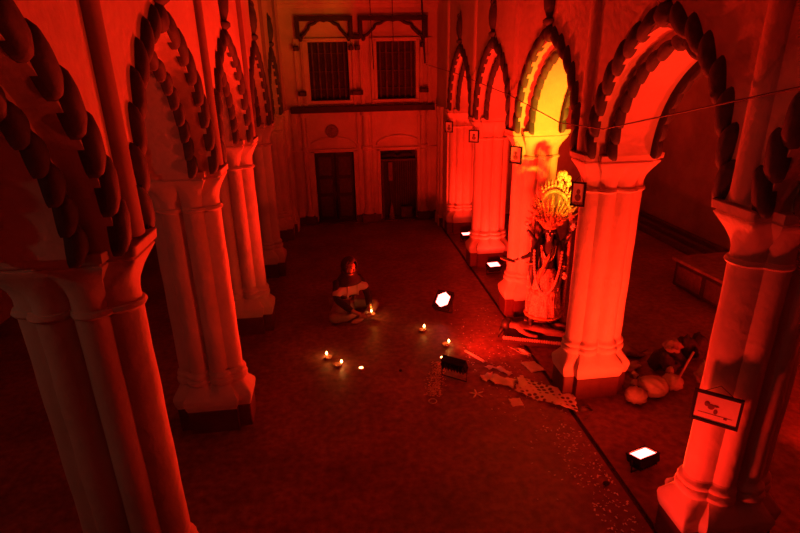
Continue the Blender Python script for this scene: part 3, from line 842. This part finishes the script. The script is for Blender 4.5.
TJ = [BJ[i] for i in (0, 16, 17, 18, 20, 21, 22)]
TJ = [(x, y, z, tuple(v + .010 for v in (r if isinstance(r, tuple) else (r, r)))) for x, y, z, r in TJ]
skin_obj('trousers', TJ, [(0, 1), (1, 2), (2, 3), (0, 4), (4, 5), (5, 6)], TROUS, pe)
SJ = [BJ[i] for i in (0, 1, 2, 3, 8, 9, 10, 12, 13, 14)]
SJ = [(x, y, z + (.06 if i == 0 else 0), tuple(v + .016 for v in (r if isinstance(r, tuple) else (r, r)))) for i, (x, y, z, r) in enumerate(SJ)]
sw = skin_obj('sweater', SJ, [(0, 1), (1, 2), (2, 3), (3, 4), (4, 5), (5, 6), (3, 7), (7, 8), (8, 9)], HOODCL, pe)
# pale band over chest and upper arms
CJ = [(-.255, -.125, .355, .066), (-.215, -.09, .43, .073), (-.10, -.06, .43, (.09, .10)), (0, -.04, .42, (.10, .115)), (.10, -.06, .43, (.09, .10)), (.215, -.09, .43, .073), (.255, -.125, .355, .066)]
skin_obj('chest_stripe', CJ, [(i, i + 1) for i in range(6)], PALEST, sw, root=3)
# hood: shell open at the face
bm = bmesh.new()
bmesh.ops.create_uvsphere(bm, u_segments=24, v_segments=16, radius=1, matrix=Matrix.Translation((0, -.09, .765)) @ Matrix.Rotation(math.radians(20), 4, 'X') @ Matrix.Diagonal((.112, .125, .13, 1)))
dl = [f for f in bm.faces if f.calc_center_median().y < -.165 and .665 < f.calc_center_median().z < .85]
bmesh.ops.delete(bm, geom=dl, context='FACES')
hd = link('hood', bm, HOODCL, pe, True); md = hd.modifiers.new('S', 'SOLIDIFY'); md.thickness = .012
bm = bmesh.new()
lathe(bm, [(.20, .50), (.175, .56), (.135, .61), (.10, .66), (.105, .70)], 20, Matrix.Translation((0, -.05, 0)) @ Matrix.Diagonal((1, .72, 1, 1)), cap=False)
link('shawl', bm, HOODCL, pe, True).modifiers.new('S', 'SOLIDIFY').thickness = .02
bm = bmesh.new()
ball(bm, (0, -.212, .735), (.013, .02, .022), 8, 6)
for s_ in (-1, 1): ball(bm, (s_ * .073, -.12, .75), (.01, .02, .028), 8, 6)
link('nose_and_ears', bm, SKIN, pe, True)
bm = bmesh.new()
for s_ in (-1, 1): ball(bm, (s_ * .03, -.200, .765), (.013, .007, .006), 8, 6); tube(bm, [(s_ * .013, -.205, .785), (s_ * .045, -.195, .786)], .004, 5)
ball(bm, (0, -.197, .70), (.024, .008, .006), 8, 6)
ball(bm, (0, -.075, .80), (.083, .08, .07), 12, 8)
link('hair_and_features', bm, HAIR, pe, True)
def fingers(bm, base, d, side, up, thumb):
    base, d, side, up = Vector(base), Vector(d).normalized(), Vector(side).normalized(), Vector(up).normalized()
    bmesh.ops.create_uvsphere(bm, u_segments=10, v_segments=7, radius=1, matrix=Matrix.Translation(base + d * .03) @ Matrix.Diagonal((.036, .038, .02, 1)))
    for i, l in enumerate((.062, .072, .068, .054)):
        q = base + d * .05 + side * (.026 - .0175 * i)
        tube(bm, [q, q + d * l * .45 - up * .004, q + d * l * .75 + up * .014, q + d * l * .8 + up * .03], [.0092, .009, .008, .006], 6)
    q = base + d * .015 + side * .03 * thumb
    tube(bm, [q, q + (d + side * thumb).normalized() * .03, q + (d * 1.5 + side * thumb * .6).normalized() * .055 + up * .012], [.011, .010, .007], 6)
bm = bmesh.new()
fingers(bm, (.09, -.40, .14), (-.5, -1, -.3), (1, -.5, 0), (0, 0, 1), -1)
link('left_hand', bm, SKIN, pe, True)
bm = bmesh.new()
fingers(bm, (-.03, -.40, .14), (.5, -1, -.4), (1, .5, 0), (0, 0, 1), 1)
link('right_hand', bm, SKIN, pe, True)
bm = bmesh.new()
for bx_, by_ in ((-.06, -.33), (.05, -.19)):
    ball(bm, (bx_, by_, .035), (.10, .045, .034), 10, 7)
link('feet', bm, SKIN, pe, True)

# ------------------------------------------------------------------ litter and cloths
def sheet(name, corners, z, m, label, cat, grp=None, nx=10, ny=8, amp=.02, seed=1, thick=.003):
    """wrinkled quad, corners in order"""
    rnd = random.Random(seed); ph = [rnd.uniform(0, 6) for _ in range(6)]
    cx = sum(c[0] for c in corners) / 4; cyy = sum(c[1] for c in corners) / 4
    bm = bmesh.new(); V = []
    for j in range(ny + 1):
        row = []
        for i in range(nx + 1):
            s, t = i / nx, j / ny
            x = (corners[0][0] * (1 - s) + corners[1][0] * s) * (1 - t) + (corners[3][0] * (1 - s) + corners[2][0] * s) * t
            y = (corners[0][1] * (1 - s) + corners[1][1] * s) * (1 - t) + (corners[3][1] * (1 - s) + corners[2][1] * s) * t
            w = amp * (1 + .5 * math.sin(9 * s + ph[0]) + .5 * math.sin(7 * t + 5 * s + ph[1]) )
            if i in (0, nx) or j in (0, ny): x += rnd.uniform(-1, 1) * amp * .8; y += rnd.uniform(-1, 1) * amp * .8
            row.append(bm.verts.new((x - cx, y - cyy, max(0.0, w))))
        V.append(row)
    for j in range(ny):
        for i in range(nx): bm.faces.new((V[j][i], V[j][i + 1], V[j + 1][i + 1], V[j + 1][i]))
    o = link(name, bm, m, None, True); o.location = (cx, cyy, z)
    sm = o.modifiers.new('S', 'SOLIDIFY'); sm.thickness = thick; sm.offset = 1
    return tag(o, label, cat, grp)
Q = lambda *p: list(p)
sheet('printed_cloth', Q((1.87, 4.90), (2.38, 4.42), (2.50, 4.72), (2.02, 5.22)), .006, PRINT, 'crumpled printed cloth lying on the floor near the second right column', 'cloth', nx=24, ny=14, amp=.022, seed=3)
sheet('crumpled_paper', Q((1.62, 5.14), (1.86, 4.98), (1.96, 5.14), (1.72, 5.28)), .004, PAPER, 'rounded crumpled paper at the left end of the printed cloth', 'paper', 'scattered papers', amp=.02, seed=4)
sheet('paper_sheet', Q((1.75, 4.80), (1.88, 4.80), (1.88, 4.66), (1.75, 4.66)), .003, PAPER, 'small square paper just below the printed cloth', 'paper', 'scattered papers', amp=.004, seed=5)
sheet('paper_sheet', Q((2.14, 5.52), (2.32, 5.52), (2.38, 5.30), (2.20, 5.28)), .003, PAPER, 'square pale paper on the floor left of the second right column base', 'paper', 'scattered papers', amp=.006, seed=6)
sheet('paper_sheet', Q((2.12, 5.85), (2.24, 5.88), (2.36, 5.68), (2.28, 5.60)), .003, PAPER, 'folded paper lying between the statue and the second right column', 'paper', 'scattered papers', amp=.02, seed=7)
sheet('paper_strip', Q((1.50, 5.90), (1.54, 5.94), (1.72, 5.62), (1.68, 5.58)), .003, PAPER, 'long narrow strip of paper right of the black floodlight', 'paper', 'scattered papers', 8, 2, .006, 8)
sheet('crumpled_paper', Q((1.55, 5.30), (1.72, 5.34), (1.74, 5.22), (1.57, 5.18)), .003, PAPER, 'crumpled scrap of paper directly right of the black floodlight', 'paper', 'scattered papers', amp=.02, seed=9)
sheet('paper_sheet', Q((1.78, 5.46), (1.86, 5.48), (1.96, 5.28), (1.90, 5.26)), .003, PAPER, 'narrow torn paper above the rounded crumpled paper', 'paper', 'scattered papers', amp=.01, seed=10)
sheet('paper_sheet', Q((1.66, 5.50), (1.78, 5.50), (1.80, 5.44), (1.70, 5.42)), .003, PAPER, 'torn paper scrap near the black floodlight, behind the crumpled one', 'paper', 'scattered papers', amp=.01, seed=12)
bm = bmesh.new()
for i in range(5):
    a = 2 * PI * i / 5 + .3; ball(bm, (.045 * math.cos(a), .045 * math.sin(a), .006), (.05, .012, .004), 7, 4, Matrix.Rotation(a, 4, 'Z'))
o = tag(link('cut_paper_star', bm, PAPER, None, True), 'small star shaped paper scrap in front of the black floodlight', 'paper', 'scattered papers'); o.location = (1.42, 4.95, .0)
# triangular broken card at the right end of the printed cloth
bm = bmesh.new(); tube(bm, [(-.05, -.13, .01), (.11, .0, .01), (.03, .12, .01)], .008, 5)
prism(bm, [(-.05, 0), (.1, 0), (.02, .008)], .12)
o = tag(link('wire_hoop', bm, MCLOTH, None, True), 'bent hoop frame sticking out of the right end of the printed cloth', 'frame'); o.location = (2.48, 4.46, 0)
# dried petals strewn left of the black lamp, one patch
bm = bmesh.new()
for i in range(420):
    t_ = random.random(); w_ = random.gauss(0, .05)
    x = .93 + t_ * .22 + w_ * .9; y = 4.98 + t_ * .72 - w_ * .3
    a = random.uniform(0, PI)
    M = Matrix.Translation((x, y, .003)) @ Matrix.Rotation(a, 4, 'Z')
    v = [bm.verts.new(M @ Vector(c)) for c in ((-.012, -.005, 0), (.012, -.005, .004), (.012, .005, .0), (-.012, .005, .005))]
    bm.faces.new(v)
tag(link('strewn_petals', bm, MARK), 'streak of strewn pale petals left of the black floodlight', 'petals', kind='stuff')
bm = bmesh.new(); tube(bm, [(.045 * math.cos(2 * PI * i / 20), .045 * math.sin(2 * PI * i / 20), .006) for i in range(20)], .006, 5, True)
o = tag(link('thread_ring', bm, PAPER, None, True), 'small pale ring lying at the near end of the strewn petals', 'ring'); o.location = (.90, 4.88, 0)
bm = bmesh.new()
for i in range(260):
    x = random.uniform(1.5, 2.3); y = random.gauss(5.6, .9)
    M = Matrix.Translation((x, y, .003)) @ Matrix.Rotation(random.uniform(0, PI), 4, 'Z'); s_ = random.uniform(.004, .014)
    bm.faces.new([bm.verts.new(M @ Vector(c)) for c in ((-s_, -s_ * .5, 0), (s_, -s_ * .5, .003), (s_, s_ * .5, .0), (-s_, s_ * .5, .004))])
for i in range(260):
    x = random.uniform(1.95, 2.3) ; y = random.uniform(2.6, 4.3)
    M = Matrix.Translation((x, y, .003)) @ Matrix.Rotation(random.uniform(0, PI), 4, 'Z'); s_ = random.uniform(.004, .015)
    bm.faces.new([bm.verts.new(M @ Vector(c)) for c in ((-s_, -s_ * .5, 0), (s_, -s_ * .5, .003), (s_, s_ * .5, .0), (-s_, s_ * .5, .004))])
tag(link('floor_litter', bm, PAPER), 'fine pale crumbs and petals scattered on the floor along the aisle edge', 'litter', kind='stuff')
# dark clod and small dark bits
for i, (x, y, r, lb) in enumerate(((2.37, 5.04, .035, 'dark round clod beside the corner of the second right column base'), (2.20, 3.42, .03, 'dark clod on the floor left of the nearest floodlight'), (.62, 5.55, .022, 'tiny dark clod in the open middle of the floor'))):
    bm = bmesh.new(); ball(bm, (0, 0, r * .7), (r, r * .8, r * .7), 8, 6)
    for v in bm.verts: v.co += Vector((random.uniform(-1, 1), random.uniform(-1, 1), random.uniform(0, 1))) * r * .15
    o = tag(link('dark_clod', bm, DCLOTH, None, True), lb, 'clod', 'dark clods on the floor'); o.location = (x, y, 0)

# tied sacks
def sack(x, y, r, rz, label, squash=.72):
    t = thing('tied_sack', label, 'sack', (x, y, 0), rz, 'tied cloth sacks')
    bm = bmesh.new(); n = 40; R = []
    for k, (rr, xx) in enumerate(((.10, 1.0), (.22, .9), (.45, .72), (.8, .4), (1.0, 0), (.95, -.4), (.72, -.72), (.38, -.92), (.1, -1.0))):
        row = []
        for i in range(n):
            a = 2 * PI * i / n; f = 1 + .09 * math.sin(a * 9 + k * .3) * (abs(xx) > .2) + .04 * math.sin(a * 4 + k)
            row.append(bm.verts.new((xx * r * 1.15, rr * r * math.cos(a) * f, max(.004, r * squash + rr * r * squash * math.sin(a) * f))))
        R.append(row)
    for A, B in zip(R, R[1:]):
        for i in range(n): bm.faces.new((A[i], A[(i + 1) % n], B[(i + 1) % n], B[i]))
    bm.faces.new(R[0]); bm.faces.new(R[-1][::-1])
    link('sack_body', bm, CLOTHR, t, True)
    bm = bmesh.new(); zc_ = r * squash
    tube(bm, [(r * 1.1, 0, zc_), (r * 1.3, .0, zc_ + .01), (r * 1.55, .02, zc_ + .03), (r * 1.7, .03, zc_ + .0)], [.02, .03, .055, .03], 8); link('sack_neck', bm, CLOTHR, t, True)
    bm = bmesh.new(); tube(bm, [(r * 1.2, .028 * math.cos(2 * PI * i / 12), zc_ + .028 * math.sin(2 * PI * i / 12)) for i in range(12)], .008, 5, True); link('tie_string', bm, DCLOTH, t, True)
sack(3.12, 4.56, .12, math.radians(60), 'smaller tied cloth sack at the foot of the second right column')
sack(3.37, 4.66, .15, math.radians(115), 'larger knotted cloth sack with folded top, right of the small sack', .75)
sack(3.66, 4.74, .12, math.radians(60), 'rounded dim sack between the knotted sack and the heap of cloth', .75)
# heap of cloth, one thing per garment
def garment(x, y, z, sx, sy, sz, rz, m, label, seed):
    rnd = random.Random(seed); bm = bmesh.new()
    bmesh.ops.create_uvsphere(bm, u_segments=28, v_segments=14, radius=1)
    p = [rnd.uniform(0, 6) for _ in range(4)]
    for v in bm.verts:
        a = math.atan2(v.co.y, v.co.x)
        f = 1 + .18 * math.sin(5 * a + p[0] + 3 * v.co.z) + .10 * math.sin(11 * a + p[1])
        v.co.x *= f * sx; v.co.y *= f * sy
        v.co.z = max(0.0, (v.co.z * .5 + .5) * sz * (1 + .25 * math.sin(6 * v.co.x / sx + p[2])))
    o = tag(link('crumpled_garment', bm, m, None, True), label, 'cloth', 'heap of cloths in the right aisle'); o.location = (x, y, z); o.rotation_euler = (0, 0, rz)
garment(3.84, 5.12, 0, .22, .17, .24, .4, DCLOTH, 'largest dark crumpled cloth in the heap by the right edge column', 1)
garment(3.50, 5.52, 0, .26, .12, .12, -.3, MCLOTH, 'flattened brown cloth at the far left of the heap', 2)
garment(3.86, 5.10, .27, .13, .10, .12, .9, MCLOTH, 'brown cloth bunched on top of the heap', 3)
garment(4.12, 4.76, 0, .15, .12, .24, .3, MCLOTH, 'upright brown cloth at the right of the heap beside the edge column', 4)
garment(4.28, 5.30, 0, .18, .14, .30, .2, DCLOTH, 'dark tall cloth bundle at the back right of the heap', 5)
garment(3.36, 5.18, 0, .18, .09, .09, .1, CLOTHR, 'pale flat folded cloth lying left in the heap', 6)
bm = bmesh.new(); tube(bm, [(3.78, 4.82, .015), (4.02, 4.94, .33)], .014, 6); tag(link('wooden_stick', bm, CLOTHR, None, True), 'pale slanting stick leaning on the right of the cloth heap', 'stick')

# low bench/box in the right aisle and beams on the floor by its wall
t = thing('wooden_chest', 'low wooden chest with a flat top in the right aisle', 'chest', (6.15, 7.0, 0), math.radians(4))
link('carcass', bx(-.62, .75, -.75, .60, 0.02, .44, .01), WOOD, t)
link('top_board', bx(-.66, .80, -.80, .66, .44, .49, .008), MCLOTH, t)
for y0, y1 in ((-.68, -.12), (-.02, .52)): link('side_panel', bx(-.635, -.62, y0, y1, .08, .38, .005), WOODL, t)
for i, (x, z, lb) in enumerate(((6.72, .0, 'lowest timber beam along the right aisle wall, nearest to the chest'), (6.95, .0, 'middle timber beam on the floor along the right aisle wall'), (7.16, .0, 'timber beam touching the foot of the right aisle wall'))):
    tag(link('timber_beam', bx(x - .06, x + .06, 7.9 + .3 * i, 12.2, z, z + .12 + .04 * i, .01), WOODL), lb, 'beam', 'timber beams in the right aisle')
# small hook mark on the right aisle wall
bm = bmesh.new(); tube(bm, [(7.27, 8.9, 1.45), (7.27, 8.88, 1.85)], .03, 6); tag(link('wall_hook', bm, BLACK, None, True), 'dark upright hook on the bare right aisle wall', 'hook')

# ------------------------------------------------------------------ unseen bulb added to light the left aisle, and night sky
def add_fill_bulb(loc, power, col, label, aim=None):
    t = thing('fill_bulb', label, 'lamp', loc)
    bm = bmesh.new(); lathe(bm, [(.012, .10), (.018, .05), (.035, 0), (.03, -.035), (.004, -.05)], 12); link('bulb', bm, lens_mat('bulb_glass', col, 6), t, True)
    bm = bmesh.new(); tube(bm, [(0, 0, .1), (0, 0, 5.0 - loc[2])], .005, 5); link('flex', bm, CABLE, t)
    L = bpy.data.lights.new('bulb_light', 'POINT'); L.energy = power; L.color = col; L.shadow_soft_size = .06
    lo = bpy.data.objects.new('bulb_light', L); COL.objects.link(lo); lo.parent = t; lo.location = (0, 0, -.09)
add_fill_bulb((-3.6, 1.3, 3.6), 7, (1, .56, .34), 'unseen bulb added to light the left aisle, outside the picture')

w = bpy.data.worlds.new('night'); sc.world = w; w.use_nodes = True
w.node_tree.nodes['Background'].inputs['Color'].default_value = (.10, .004, .003, 1)
w.node_tree.nodes['Background'].inputs['Strength'].default_value = .3

vs = sc.view_settings
vs.view_transform = 'Standard'; vs.look = 'None'; vs.exposure = 0.0; vs.gamma = 1; vs.use_curve_mapping = False
